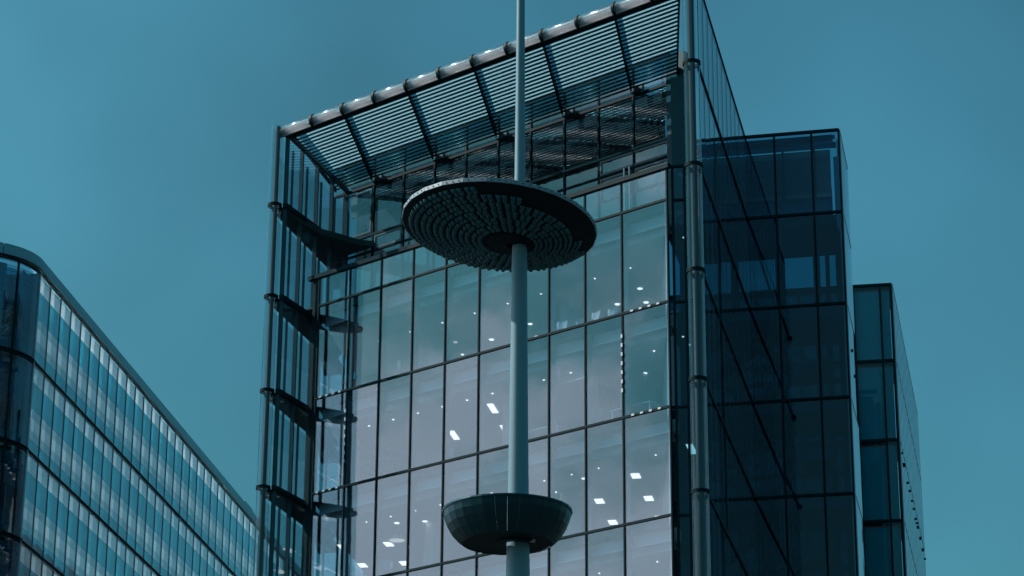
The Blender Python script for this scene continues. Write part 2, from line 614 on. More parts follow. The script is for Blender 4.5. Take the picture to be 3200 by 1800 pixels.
# pale clips along the end panes of the second full storey
for u in (US[1], US[9]):
    for j in range(7):
        slab_piece(F, 'glazing_clip', M['blind'], off, u - 0.035, u + 0.035, -0.075, -0.052, L[1] - 0.93 - j * 0.34, L[1] - 0.79 - j * 0.34)
for z in (L[1], L[2]):
    for u0, u1 in ((0.06, 1.6), (15.6, 17.3)):
        for j in range(4):
            u = u0 + (u1 - u0) * (0.16 + 0.23 * j)
            slab_piece(F, 'glazing_clip', M['blind'], off, u - 0.065, u + 0.065, -0.08, -0.057, z - 0.035, z + 0.035)

# ---- set-back top storeys behind the terrace
V3 = 3.0
slab_piece(F, 'terrace_slab', M['slab'], off, -1.4, 16.2, 0.1, 2.98, 37.02, 37.1)
build(MB().prism([(p.x, p.y) for p in [F.P(15.0, 3.11), F.P(15.12, 3.11), F.P(12.72, 6.1), F.P(12.6, 6.1)]], 37.1, 44.2), 'upper_side_wall', M['darkroom'], off)
rows = [(37.12, 40.24), (40.3, 40.95), (41.05, 43.2), (43.3, 44.42)]
for ri, (z0, z1) in enumerate(rows):
    for i in range(-1, 9):
        u0, u1 = i * W, (i + 1) * W
        slab_piece(F, 'upper_pane', M['g_up'], off, u0 + 0.035, u1 - 0.035, V3, V3 + 0.02, z0 + 0.03, z1 - 0.02)
for i in range(-1, 10):
    slab_piece(F, 'upper_mullion', M['frame'], off, i * W - 0.035, i * W + 0.035, V3 - 0.05, V3 + 0.05, 37.1, 44.4)
for z, hh in ((40.27, 0.03), (41.0, 0.05), (43.25, 0.05), (44.47, 0.05)):
    slab_piece(F, 'upper_transom', M['frame'], off, -2.2, 15.45, V3 - 0.06, V3 + 0.06, z - hh, z + hh)
# inner frames of the opening lights near both ends
for (u0, u1, z0, z1) in [(12.05, 15.35, 40.3, 40.95), (12.05, 13.6, 39.2, 40.2), (13.75, 15.35, 39.2, 40.2), (0.1, 1.65, 40.3, 40.95), (-1.6, -0.1, 41.1, 43.1)]:
    mb = MB()
    for a, b, c, d_ in ((u0, u1, z1 - 0.1, z1 - 0.02), (u0, u1, z0 + 0.02, z0 + 0.1), (u0, u0 + 0.08, z0 + 0.1, z1 - 0.1), (u1 - 0.08, u1, z0 + 0.1, z1 - 0.1)):
        F.box(mb, a, b, V3 - 0.04, V3 - 0.002, c, d_)
    build(mb, 'window_frame', M['steel'], off)
slab_piece(F, 'side_panel', M['tealframe'], off, 15.46, 16.3, V3 - 0.25, V3 + 0.1, 37.1, 44.3)
slab_piece(F, 'upper_back_wall', M['darkroom'], off, -3.9, 12.6, V3 + 3.0, V3 + 3.2, 37.1, 44.2)
slab_piece(F, 'upper_ceiling', M['darkroom'], off, -2.7, 12.7, V3 + 0.1, V3 + 3.0, 44.2, 44.38)
slab_piece(F, 'upper_blind', M['mesh'], off, -1.6, 15.3, V3 + 0.3, V3 + 0.36, 42.2, 43.2)
for u in (5.9, 6.5, 13.3, 13.55):
    slab_piece(F, 'handle_post', M['alu'], off, u - 0.03, u + 0.03, V3 - 0.14, V3 - 0.08, 37.3, 40.3)

# ---- roof edge: glazed bullnose in front of a fascia board, held by dark brackets
V0 = -2.33
ZC = 43.93
RN = 0.25


def nose(mb, u0, u1, r0, a0, a1, seg=10, r1=None):
    n = len(mb.v)
    for u in (u0, u1):
        for i in range(seg + 1):
            t = R(a0 + (a1 - a0) * i / seg)
            p = F.P(u, V0 + 0.16 - r0 * math.cos(t) * 0.85, ZC + r0 * math.sin(t))
            mb.v.append(tuple(p))
        if r1:
            for i in reversed(range(seg + 1)):
                t = R(a0 + (a1 - a0) * i / seg)
                p = F.P(u, V0 + 0.16 - r1 * math.cos(t) * 0.85, ZC + r1 * math.sin(t))
                mb.v.append(tuple(p))
    k = (seg + 1) * (2 if r1 else 1)
    for i in range(k if r1 else k - 1):
        j = (i + 1) % k
        mb.f.append((n + i, n + j, n + k + j, n + k + i))
    if r1:
        mb.f.append(tuple(n + i for i in reversed(range(k))))
        mb.f.append(tuple(n + k + i for i in range(k)))
    return mb


rings_u = [1.52 + W * j for j in range(11)]
ends = [-0.33] + rings_u + [20.2]
for a, b in zip(ends[:-1], ends[1:]):
    build(nose(MB(), a + 0.03, b - 0.03, RN, -60, 115, 14, RN - 0.015), 'glass_nose', M['g_nose'], off, True)
    mb = MB()
    F.box(mb, a, b, V0 + 0.1, V0 + 0.16, ZC - 0.24, ZC + 0.1)
    build(mb, 'fascia_board', M['fascia'], off)
for u in rings_u:
    build(nose(MB(), u - 0.055, u + 0.055, RN + 0.025, -85, 120, 12, RN - 0.03), 'bracket', M['frame'], off)
    mb = MB()
    F.box(mb, u - 0.03, u + 0.03, V0 + 0.02, V0 + 0.09, ZC - 0.2, ZC + 0.2)
    build(mb, 'strut', M['fin'], off)
slab_piece(F, 'gutter', M['alu'], off, -0.3, 20.2, V0 + 0.17, V0 + 0.34, ZC + 0.13, ZC + 0.2)
slab_piece(F, 'edge_beam', M['frame'], off, -0.1, 20.1, V0 + 0.165, V0 + 0.4, ZC - 0.26, ZC - 0.16)

# ---- canopy of louvre blades between raking ribs
def can_z(v):
    return 43.82 - (v + 1.9) * 0.0913


def rib_u(j, v):
    if j == 0:
        return 0.06 - 0.44 * (v + 1.9)
    if j == 6:
        return 19.62 - 0.78 * (v + 1.9)
    return 2.98 + 3.42 * (j - 1) - 0.62 * (v + 1.9)


NB = 20
for n in range(NB):
    v = -1.72 + 4.37 * n / (NB - 1)
    for j in range(6):
        build(MB().tube(F.P(rib_u(j, v) + 0.04, v, can_z(v)), F.P(rib_u(j + 1, v) - 0.04, v, can_z(v)), 0.05, 0.05, 8, True, 0.75),
              'louvre', M['louvre'], off, True)
for j in range(6):
    for q in range(2):
        va, vb = (-1.7, -0.1) if q == 0 else (-0.08, 1.5)
        ins = 0.28 if j else 0.5
        pts = [F.P(rib_u(j, va) + ins, va), F.P(rib_u(j + 1, va) - 0.06, va), F.P(rib_u(j + 1, vb) - 0.06, vb), F.P(rib_u(j, vb) + ins, vb)]
        za, zb = can_z(va) + 0.2, can_z(vb) + 0.2
        build(MB().prism([(p.x, p.y) for p in pts], [za, za, zb, zb], [za + 0.015, za + 0.015, zb + 0.015, zb + 0.015]), 'canopy_glass', M['frost'], off)
for j in range(6):
    va, vb = 1.53, 2.7
    za, zb = can_z(va) + 0.2, can_z(vb) + 0.2
    pts = [F.P(rib_u(j, va) + 0.05, va), F.P(rib_u(j + 1, va) - 0.05, va), F.P(rib_u(j + 1, vb) - 0.05, vb), F.P(rib_u(j, vb) + 0.05, vb)]
    build(MB().prism([(p.x, p.y) for p in pts], [za, za, zb, zb], [za + 0.015, za + 0.015, zb + 0.015, zb + 0.015]), 'tinted_canopy_glass', M['g_canopy'], off)
    va, vb = -1.7, 1.5
    ins = 0.26 if j else 0.48
    za, zb = can_z(va) + 0.2, can_z(vb) + 0.2
    pts = [F.P(rib_u(j, va) + 0.05, va), F.P(rib_u(j, va) + ins, va), F.P(rib_u(j, vb) + ins, vb), F.P(rib_u(j, vb) + 0.05, vb)]
    build(MB().prism([(p.x, p.y) for p in pts], [za, za, zb, zb], [za + 0.015, za + 0.015, zb + 0.015, zb + 0.015]), 'tinted_canopy_glass', M['g_canopy'], off)
for j in range(7):
    mb = MB()
    va, vb = -1.95, 2.75
    pa, pb = F.P(rib_u(j, va), va), F.P(rib_u(j, vb), vb)
    dd = (pb - pa).normalized()
    nn_ = Vector((-dd.y, dd.x, 0)) * 0.03
    za, zb = can_z(va), can_z(vb)
    hh = 0.3 if j not in (0,) else 0.12
    mb.quadbox([pa - nn_ + Vector((0, 0, za - 0.06)), pb - nn_ + Vector((0, 0, zb - 0.06)), pb + nn_ + Vector((0, 0, zb - 0.06)), pa + nn_ + Vector((0, 0, za - 0.06)),
                pa - nn_ + Vector((0, 0, za + hh * 0.6)), pb - nn_ + Vector((0, 0, zb + hh)), pb + nn_ + Vector((0, 0, zb + hh)), pa + nn_ + Vector((0, 0, za + hh * 0.6))])
    build(mb, 'rib', M['frame'], off)
    if 0 < j < 6:
        ur = rib_u(j, 2.75)
        slab_piece(F, 'rib_shoe', M['steel'], off, ur - 0.1, ur + 0.5, V3 - 0.2, V3 - 0.065, 43.31, 43.5)

# ---- left return screen from the corner tube back to the front, with the corner rooms behind it
SC0 = F.P(0.05, -2.15)
SC1 = F.P(0.05 - 0.3 * 5.1, 2.95)
sdir = (SC1 - SC0)
S = Fr(SC0.x, SC0.y, math.degrees(math.atan2(sdir.y, sdir.x)))
SL = sdir.length
cuts = [0.12, 1.36, 2.68, 4.0, SL]
for r in range(-1, 9):
    zt = RING[r] if r >= 0 else None
    zb = RING[r + 1]
    for i in range(4):
        s0, s1 = cuts[i] + 0.03, cuts[i + 1] - 0.03
        if r >= 1 and i >= 2:
            continue
        mb = MB()
        pts = [S.P(s0, 0), S.P(s1, 0), S.P(s1, 0.02), S.P(s0, 0.02)]
        if r < 0:
            def top(s):
                return 43.74 - 0.09 * s
            tz = [top(s0), top(s1), top(s1), top(s0)]
        else:
            tz = [zt - 0.2] * 4
        mb.prism([(p.x, p.y) for p in pts], zb + 0.12, tz)
        build(mb, 'screen_pane', M['g_screen'], off)
for i, s in enumerate(cuts):
    ztop = 43.74 - 0.09 * s
    zbot = 0 if i < 3 else 37.1
    slab_piece(S, 'screen_mullion', M['tealframe'], off, s - 0.04, s + 0.04, -0.03, 0.13, zbot, ztop)
build(MB().quadbox([S.P(0, -.06, 43.72), S.P(SL, -.06, 43.24), S.P(SL, .1, 43.24), S.P(0, .1, 43.72),
                    S.P(0, -.06, 43.88), S.P(SL, -.06, 43.4), S.P(SL, .1, 43.4), S.P(0, .1, 43.88)]), 'canopy_beam', M['steel'], off)
LF = Fr(-9.6, 95.05, 74.0)                     # left facade, seen through the corner rooms
for r in range(10):
    z = RING[r]
    poly = [SC0 + Vector((0.02, 0.1, 0)), S.P(2.6 if r else SL, 0.03), F.P(-1.9, 3.5), LF.P(9.0, 0.9), LF.P(9.0, -0.03), LF.P(0.3, -0.03)]
    if r == 0:
        poly = [SC0 + Vector((0.02, 0.1, 0)), S.P(1.4, -0.02), F.P(-0.55, 0.6), F.P(-0.35, 1.5), F.P(-0.2, 2.4), F.P(0.15, 2.93), F.P(-1.9, 3.0), LF.P(9.0, 0.9), LF.P(9.0, -0.03), LF.P(0.3, -0.03)]
    build(MB().prism([(p.x, p.y) for p in poly], z - 0.26, z - 0.02), 'corner_slab', M['slab'], off)
    slab_piece(S, 'screen_transom', M['frame'], off, 0.0, 2.7 if r else SL, -0.07, 0.1, z - 0.1, z + 0.1)
for r in range(-1, 9):
    zt = RING[r] - 0.4 if r >= 0 else 43.9
    zb = RING[r + 1]
    for i in range(8):
        slab_piece(LF, 'side_pane', M['g_screen'], off, 0.35 + 1.7 * i, 2.0 + 1.7 * i, -0.02, 0.0, zb, zt)
for i in range(10):
    slab_piece(LF, 'side_mullion', M['tealframe'], off, 0.28 + 1.7 * i, 0.36 + 1.7 * i, -0.06, 0.02, 0, 43.9)
# rear block of the building
rear = MB().prism([(-5.6, 111.5), (-2.0, 112.0), (7.0, 101.0), (9.0, 112.0), (9.5, 150), (-3.5, 150)], 0, 38.6)
build(rear, 'rear_block', M['darkroom'], off)

# ---- corner tubes of glass with dark collars
for (x, y, rad) in ((-9.494, 94.989, 0.25), (6.253, 81.657, 0.285)):
    zs = [ROOF] + [z for z in RING] + [0.0]
    for a, b in zip(zs[:-1], zs[1:]):
        build(MB().tube((x, y, b + 0.06), (x, y, a - 0.06), rad, rad, 28, False), 'glass_tube', M['g_tube'], off, True)
    for z in RING:
        build(MB().lathe([(rad - 0.05, -0.06), (rad + 0.035, -0.06), (rad + 0.035, -0.015), (rad + 0.01, -0.01), (rad + 0.01, 0.01), (rad + 0.035, 0.015), (rad + 0.035, 0.06), (rad - 0.05, 0.06)], 28, (x, y, z), True),
              'collar', M['frame'], off, False)
    build(MB().tube((x, y + 0.05, 0), (x, y + 0.05, ROOF - 0.05), rad * 0.42, rad * 0.42, 16), 'core_post', M['frame'], off, True)

# ---- narrow dark wall between the front and the right corner tube
D = Fr(*F.P(17.56, 0.2).xy, -12.3)
dz = [38.3] + L
for a, b in zip(dz[:-1], dz[1:]):
    for s0, s1 in ((0.06, 0.42), (0.48, 0.95)):
        slab_piece(D, 'dark_pane', M['g_navy'], off, s0, s1, 0, 0.02, b + 0.04, a - 0.04)
for s in (0.02, 0.45, 1.0):
    slab_piece(D, 'dark_mullion', M['frame'], off, s - 0.04, s + 0.04, -0.05, 0.08, 0, 38.3)
for z in dz:
    slab_piece(D, 'dark_transom', M['frame'], off, 0.0, 1.05, -0.055, 0.085, z - 0.04, z + 0.04)
for k in range(4):
    slab_piece(D, 'dark_ceiling', M['slab'], off, -0.1, 1.2, 0.1, 3.0, L[k] - 1.05, L[k] - 0.95)
slab_piece(D, 'dark_lining', M['navy'], off, -0.1, 1.2, 3.0, 3.1, 0, 38.2)
slab_piece(D, 'upper_dark_panel', M['tealframe'], off, 0.0, 0.9, 0.1, 0.2, 38.4, 41.9)
for s, d_, k in ((0.25, 1.0, 0), (0.2, 0.7, 1), (0.3, 1.6, 1), (0.62, 0.7, 1)):
    p = D.P(s, d_, L[k] - 1.055)
    put('downlight', disc_me[(.07, False)], None, off, p - B)
for s, d_, k in ((0.3, 1.6, 2),):
    put('panel_light', disc_me[('p', 0.24, 1.15)], None, off, D.P(s, d_, L[k] - 1.055) - B, D.a, )

# ---- free-standing glass flank running back from the right tube
fz = [44.25] + [z for z in RING] + [0.1]
PW = 1.36
for a, b in zip(fz[:-1], fz[1:]):
    for i in range(20):
        slab_piece(FK, 'flank_pane', M['g_flank'], off, 0.45 + PW * i + 0.02, 0.45 + PW * (i + 1) - 0.02, 0, 0.025, b + 0.05, a - 0.05)
for i in range(21):
    slab_piece(FK, 'flank_joint', M['gasket'], off, 0.45 + PW * i - 0.018, 0.45 + PW * i + 0.018, -0.004, 0.03, 0.1, 44.25)
for z in RING:
    slab_piece(FK, 'flank_transom', M['frame'], off, 0.35, 27.7, -0.04, 0.06, z - 0.045, z + 0.045)
slab_piece(FK, 'flank_coping', M['frame'], off, 0.4, 27.7, -0.03, 0.06, 44.25, 44.3)

# ================================================================== DARK TOWER BEHIND ON THE RIGHT
T = Fr(13.2, 95.25, -12.3)
tow = thing('glass_tower', 'dark navy glass tower showing a stair, behind the right corner of the louvred block', 'building', T.P(0, 0, 0))
tz = [44.25] + RING[:]
ts = [0.0, -1.11, -2.62, -4.13, -5.64, -7.15]
for a, b in zip(tz, tz[1:] + [0.1]):
    for s1, s0 in zip(ts[:-1], ts[1:]):
        slab_piece(T, 'pane', M['g_navy'], tow, s0 + 0.03, s1 - 0.03, 0, 0.025, b + 0.05, a - 0.05)
for s in ts:
    slab_piece(T, 'mullion', M['frame'], tow, s - 0.05, s + 0.03, -0.06, 0.08, 0, 44.25)
for z in tz:
    slab_piece(T, 'transom', M['frame'], tow, -7.2, 0.0, -0.065, 0.085, z - 0.05, z + 0.05)
TS = Fr(*T.P(0.04, 0).xy, 78.4)
for a, b in zip(tz, tz[1:] + [0.1]):
    for i in range(4):
        slab_piece(TS, 'side_pane', M['g_flank'], tow, 0.08 + 1.0 * i, 1.06 + 1.0 * i, 0, 0.025, b + 0.03, a - 0.03)
for z in tz:
    slab_piece(TS, 'side_transom', M['gasket'], tow, 0.05, 4.1, -0.008, 0.03, z - 0.03, z + 0.03)
slab_piece(TS, 'edge_trim', M['alu'], tow, -0.02, 0.05, -0.02, 0.06, 0, 44.2)
slab_piece(TS, 'side_lining', M['blind'], tow, 0.1, 4.05, 0.12, 0.16, 0.1, 43.9)
for z in (35.35, 34.7):
    for i, s in enumerate((1.7, 3.0)):
        if (z > 35) == (i == 0):
            build(MB().tube(TS.P(s, -0.05, z), TS.P(s, 0.0, z), 0.07, 0.07, 12), 'fixing', M['frame'], tow)
# inside: slabs, back wall with a band of windows, plant screen, stair
BD = 3.6
for a, b in zip(tz[1:-1], tz[2:]):
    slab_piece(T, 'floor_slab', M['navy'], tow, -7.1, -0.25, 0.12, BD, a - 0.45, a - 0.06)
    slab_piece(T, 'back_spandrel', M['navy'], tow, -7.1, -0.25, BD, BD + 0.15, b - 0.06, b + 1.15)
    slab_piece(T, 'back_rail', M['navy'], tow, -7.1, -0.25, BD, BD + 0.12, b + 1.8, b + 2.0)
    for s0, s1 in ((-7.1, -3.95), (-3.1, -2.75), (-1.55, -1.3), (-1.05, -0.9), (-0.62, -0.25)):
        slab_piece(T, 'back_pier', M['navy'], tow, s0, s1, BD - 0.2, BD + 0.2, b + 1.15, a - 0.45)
    for s0, s1 in ((-3.95, -3.1), (-2.75, -1.55), (-1.3, -1.05), (-0.9, -0.62)):
        slab_piece(T, 'back_pane', M['g_back'], tow, s0, s1, BD, BD + 0.02, b + 1.15, a - 0.45)
slab_piece(T, 'roof_beam', M['navy'], tow, -7.1, -0.3, 0.3, 0.6, 43.95, 44.2)
slab_piece(T, 'plant_beam', M['navy'], tow, -7.1, -0.3, 2.0, 2.2, 44.42, 44.62)
slab_piece(T, 'plant_screen', M['mesh'], tow, -7.1, -0.55, 2.0, 2.06, 42.2, 44.28)
slab_piece(T, 'plant_beam', M['navy'], tow, -7.1, -0.3, 1.6, 1.7, 44.6, 44.75)
slab_piece(T, 'corner_pier', M['navy'], tow, -0.42, -0.12, 1.9, 2.3, 40.7, 43.9)
slab_piece(T, 'plant_wall', M['navy'], tow, -7.1, -0.55, 2.2, 2.3, 40.62, 42.6)
for n in range(22):
    slab_piece(T, 'mesh_strand', M['navy'], tow, -7.1, -0.56, 1.975, 1.995, 42.4 + n * 0.075, 42.425 + n * 0.075)
for s in (-5.3, -3.9, -2.5, -1.2):
    slab_piece(T, 'plant_post', M['frame'], tow, s - 0.04, s + 0.04, 1.9, 1.99, 42.2, 44.4)
for r in range(1, 6):
    z0, z1 = RING[r + 1], RING[r]
    mid = (z0 + z1) / 2
    for d0, sa, sb, za, zb in ((1.0, -4.6, -1.9, z0, mid), (2.1, -1.9, -4.6, mid, z1)):
        mb = MB()
        P = [T.P(sa, d0, za - 0.35), T.P(sb, d0, zb - 0.35), T.P(sb, d0 + 0.9, zb - 0.35), T.P(sa, d0 + 0.9, za - 0.35),
             T.P(sa, d0, za), T.P(sb, d0, zb), T.P(sb, d0 + 0.9, zb), T.P(sa, d0 + 0.9, za)]
        if sa > sb:
            P = [P[1], P[0], P[3], P[2], P[5], P[4], P[7], P[6]]
        mb.quadbox(P)
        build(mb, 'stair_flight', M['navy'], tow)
        mb = MB()
        mb.path([T.P(sa, d0, za + 1.0), T.P(sb, d0, zb + 1.0)], 0.035)
        mb.path([T.P(sa, d0, za + 0.5), T.P(sb, d0, zb + 0.5)], 0.02)
        for q in range(8):
            f = q / 7
            s, z = sa + (sb - sa) * f, za + (zb - za) * f
            mb.path([T.P(s, d0, z), T.P(s, d0, z + 1.0)], 0.02)
        build(mb, 'stair_railing', M['navy'], tow)
    mb = MB()
    T.box(mb, -1.9, -0.9, 0.9, 3.2, mid - 0.25, mid)
    build(mb, 'landing', M['navy'], tow)

# ================================================================== TEAL BLOCK FARTHER RIGHT
K = Fr(17.92, 113.45, -10.5)
blk = thing('glass_block', 'teal glass block with a pale studded side, farthest right behind the navy tower', 'building', K.P(0, 0, 0))
kz = [44.45, 40.67, 36.8, 32.95, 29.05, 25.15, 21.25, 0.1]
ks = [-0.08, -0.58] + [-1.83 - 1.28 * i for i in range(9)]
for a, b in zip(kz[:-1], kz[1:]):
    for s1, s0 in zip(ks[:-1], ks[1:]):
        slab_piece(K, 'pane', M['g_teal'], blk, s0 + 0.03, s1 - 0.03, 0, 0.025, b + 0.05, a - 0.05)
    slab_piece(K, 'lining', M['teal'], blk, -12.0, -0.15, 0.09, 0.12, b + 0.1, a - 0.3)
    slab_piece(K, 'floor_slab', M['frame'], blk, -12.0, -0.1, 0.13, 3.0, a - 0.2, a - 0.03)
for s in ks[1:]:
    slab_piece(K, 'mullion', M['frame'], blk, s - 0.045, s + 0.045, -0.06, 0.08, 0, 44.4)
slab_piece(K, 'corner_post', M['frame'], blk, -0.12, 0.0, -0.06, 0.2, 0, 44.4)
for z in kz[:-1]:
    slab_piece(K, 'transom', M['frame'], blk, -12.1, -0.02, -0.065, 0.085, z - 0.07, z + 0.05)
KS = Fr(*K.P(0.03, 0).xy, 78.2)
for a, b in zip(kz[:-1], kz[1:]):
    for i in range(16):
        slab_piece(KS, 'side_pane', M['g_flank'], blk, 0.06 + 1.28 * i, 1.31 + 1.28 * i, 0, 0.025, b + 0.02, a - 0.02)
slab_piece(KS, 'side_lining', M['blind'], blk, 0.1, 20.5, 0.12, 0.16, 0.1, 44.2)
for i in range(17):
    slab_piece(KS, 'side_joint', M['gasket'], blk, 0.04 + 1.28 * i - 0.012, 0.04 + 1.28 * i + 0.012, -0.006, 0.03, 0, 44.45)
for z in kz[:-1]:
    slab_piece(KS, 'side_transom', M['gasket'], blk, 0.0, 20.6, -0.008, 0.035, z - 0.025, z + 0.025)
slab_piece(KS, 'edge_trim', M['alu'], blk, -0.05, 0.03, -0.02, 0.06, 0, 44.4)
for i, s in enumerate((0.6, 2.2, 2.6, 5.4, 7.0, 8.6, 10.3, 12.0, 13.0, 13.6, 16.0, 18.2, 20.3)):
    build(MB().tube(KS.P(s, -0.06, 36.3 - 0.05 * (i % 2)), KS.P(s, 0.0, 36.3 - 0.05 * (i % 2)), 0.09 if i in (2, 9, 10, 11) else 0.06, None, 12),
          'fixing', M['frame'], blk)

# ================================================================== CURVED OFFICE BUILDING ON THE LEFT
C = Fr(-20.24, 103.14, 82.4)
lob = thing('curved_office_building', 'long glass office building with rounded corner and striped panes on the left', 'building', C.P(0, 0, 0))
CW = 1.54
NBAY = 38
cz = [40.86, 36.77, 32.87, 28.97, 25.07, 21.17]
CT = 41.42
RC = 2.7
cc = C.P(0, RC)
for a, b in zip(cz[:-1], cz[1:]):
    hgt_ = a - b
    slab_piece(C, 'added_light_stop', M['darkroom'], lob, -0.02, 0.06, 0.1, 1.8, b + 0.06, a - 0.06)  # added wall, stops the added tubes' light leaking into the rounded end
    for i in range(NBAY):
        s0, s1 = CW * i, CW * (i + 1)
        slab_piece(C, 'pane', M['g_left'], lob, s0 + 0.02, s1 - 0.02, 0, 0.02, b + 0.09, a - 0.09)
        slab_piece(C, 'blind', M['sheer'], lob, s0 + 0.1, s0 + 0.78, 0.064, 0.067, b + 0.1, a - 0.12)
        slab_piece(C, 'lining', M['sheergrey'], lob, s0 + 0.76, s0 + CW + 0.12, 0.07, 0.073, b + 0.1, a - 0.1)
    slab_piece(C, 'frit_band', M['frit'], lob, 0.02, CW * NBAY, 0.05, 0.056, a - 0.50 * hgt_, a - 0.2 * hgt_)
    slab_piece(C, 'frit_band', M['frit'], lob, 0.02, CW * NBAY, 0.05, 0.056, b + 0.09, b + 0.17 * hgt_)
    for n in range(5):
        for z in (a - 0.5 * hgt_ - 0.05 - 0.075 * n, b + 0.17 * hgt_ + 0.05 + 0.075 * n):
            slab_piece(C, 'frit_line', M['fritline'], lob, 0.02, CW * NBAY, 0.05, 0.055, z - 0.016, z + 0.016)
    slab_piece(C, 'room_wall', M['wallwhite'], lob, 0.1, CW * NBAY, 1.7, 1.76, b + 0.1, a - 0.1)
    slab_piece(C, 'added_tube', M['tube'], lob, 0.5, CW * NBAY, 1.5, 1.57, a - 0.16, a - 0.13)  # added tubes, put in to make the blinds glow from behind
    slab_piece(C, 'added_tube', M['tube'], lob, 0.5, CW * NBAY, 1.5, 1.57, b + 1.2, b + 1.23)  # second added tube per storey, same backlight lower down
    slab_piece(C, 'floor_edge', M['darkroom'], lob, 0.1, CW * NBAY, 0.08, 1.7, b - 0.06, b + 0.06)
for z in cz:
    slab_piece(C, 'upper_transom', M['frame'], lob, 0.0, CW * NBAY, -0.05, 0.06, z + 0.03, z + 0.07)
    slab_piece(C, 'transom', M['frame'], lob, 0.0, CW * NBAY, -0.04, 0.06, z - 0.07, z - 0.025)
for i in range(NBAY + 1):
    slab_piece(C, 'mullion', M['frame'], lob, CW * i - 0.016, CW * i + 0.016, -0.015, 0.05, 20.0, 40.8)
for i in range(NBAY // 2):
    slab_piece(C, 'parapet_panel', M['cladding'], lob, CW * 2 * i + 0.012, CW * 2 * (i + 1) - 0.012, -0.06, 0.4, 40.95, CT)
slab_piece(C, 'base_wall', M['backgrey'], lob, 0.0, CW * NBAY, 0.0, 0.5, 0, 21.1)
slab_piece(C, 'corner_trim', M['alu'], lob, -0.11, -0.03, -0.05, 0.06, 20, 40.8)


def arc(mb, a0, a1, r0, r1, z0, z1, seg=8):
    """curved wall piece round the rounded corner; angle 0 at the long front, turning to the left"""
    n = len(mb.v)
    for i in range(seg + 1):
        t = C.a - math.pi / 2 - R(a0 + (a1 - a0) * i / seg)
        for r, z in ((r0, z0), (r1, z0), (r1, z1), (r0, z1)):
            mb.v.append((cc.x + r * math.cos(t), cc.y + r * math.sin(t), z))
    for i in range(seg):
        for q in range(4):
            q2 = (q + 1) % 4
            mb.f.append((n + 4 * i + q, n + 4 * i + q2, n + 4 * i + 4 + q2, n + 4 * i + 4 + q))
    mb.f.append((n, n + 3, n + 2, n + 1))
    e = n + 4 * seg
    mb.f.append((e, e + 1, e + 2, e + 3))
    return mb


AS = [2.0, 34.4, 68.8, 103.2]
for a, b in zip(cz[:-1], cz[1:]):
    for t0, t1 in zip(AS[:-1], AS[1:]):
        build(arc(MB(), t0 + 0.5, t1 - 0.5, RC, RC - 0.02, b + 0.09, a - 0.09), 'curved_pane', M['g_curve'], lob, False)
    hgt_ = a - b
    build(arc(MB(), 1, 103, RC - 0.05, RC - 0.056, a - 0.46 * hgt_, a - 0.1 * hgt_, 24), 'frit_band', M['frit'], lob)
    build(arc(MB(), 1, 103, RC - 0.05, RC - 0.056, b + 0.09, b + 0.14 * hgt_, 24), 'frit_band', M['frit'], lob)
    for n in range(6):
        for z in (a - 0.46 * hgt_ - 0.05 - 0.085 * n, b + 0.14 * hgt_ + 0.05 + 0.085 * n, a - 0.12 - n * 0.22):
            build(arc(MB(), 1, 103, RC - 0.04, RC - 0.046, z - 0.016, z + 0.016, 24), 'frit_line', M['fritline'], lob)
    build(arc(MB(), -2, 106, RC - 0.1, RC - 1.6, b - 0.08, b + 0.08, 20), 'floor_edge', M['darkroom'], lob)
    for t0, t1 in ((8, 16), (40, 52), (75, 88)):
        build(arc(MB(), t0, t1, RC - 0.5, RC - 0.55, b + 0.1, a - 0.1, 3), 'blind', M['backgrey'], lob)
build(arc(MB(), -2, 110, RC - 1.5, RC - 1.6, 0, 40.8, 20), 'core_wall', M['darkroom'], lob)
for z in cz:
    build(arc(MB(), 0, 103, RC + 0.08, RC - 0.06, z + 0.03, z + 0.085, 24), 'upper_transom', M['frame'], lob)
    build(arc(MB(), 0, 103, RC + 0.05, RC - 0.06, z - 0.085, z - 0.02, 24), 'transom', M['frame'], lob)
for t in AS[1:]:
    build(arc(MB(), t - 0.7, t + 0.7, RC + 0.04, RC - 0.05, 20, 40.8, 2), 'mullion', M['frame'], lob)
for t0, t1 in ((0.3, 51), (51.6, 103)):
    build(arc(MB(), t0, t1, RC + 0.06, RC - 0.4, 40.95, CT, 16), 'parapet_panel', M['cladding'], lob)
ta = C.a - math.pi / 2 - R(103)
E2 = Vector((cc.x + RC * math.cos(ta), cc.y + RC * math.sin(ta), 0))
core = MB().prism([(p.x, p.y) for p in [C.P(0.2, 1.8), C.P(CW * NBAY, 1.8), C.P(CW * NBAY, 16), C.P(0.2, 16)]], 0, 41.0)
build(core, 'body', M['darkroom'], lob)
mb = MB()
C.box(mb, 41.0, 43.0, 0.6, 2.2, 41.0, 42.3)
build(mb, 'roof_box', M['cladding'], lob)

# ================================================================== TALL STREET LAMP IN FRONT
LX, LY = 0.128, 42.0
lamp = thing('street_lamp', 'tall grey mast lamp with mirrored reflector disc above a dark bowl', 'lamp', (LX, LY, 0))
prof = [(0.30, 0.0), (0.30, 0.6), (0.235, 0.65), (0.21, 9.0), (0.200, 12.26), (0.178, 13.64), (0.157, 15.34), (0.136, 17.83), (0.095, 19.49), (0.078, 22.0), (0.068, 24.5), (0.05, 27.5), (0.001, 27.52)]
build(MB().lathe(prof, 40, (LX, LY, 0)), 'pole', M['polepaint'], lamp, True)
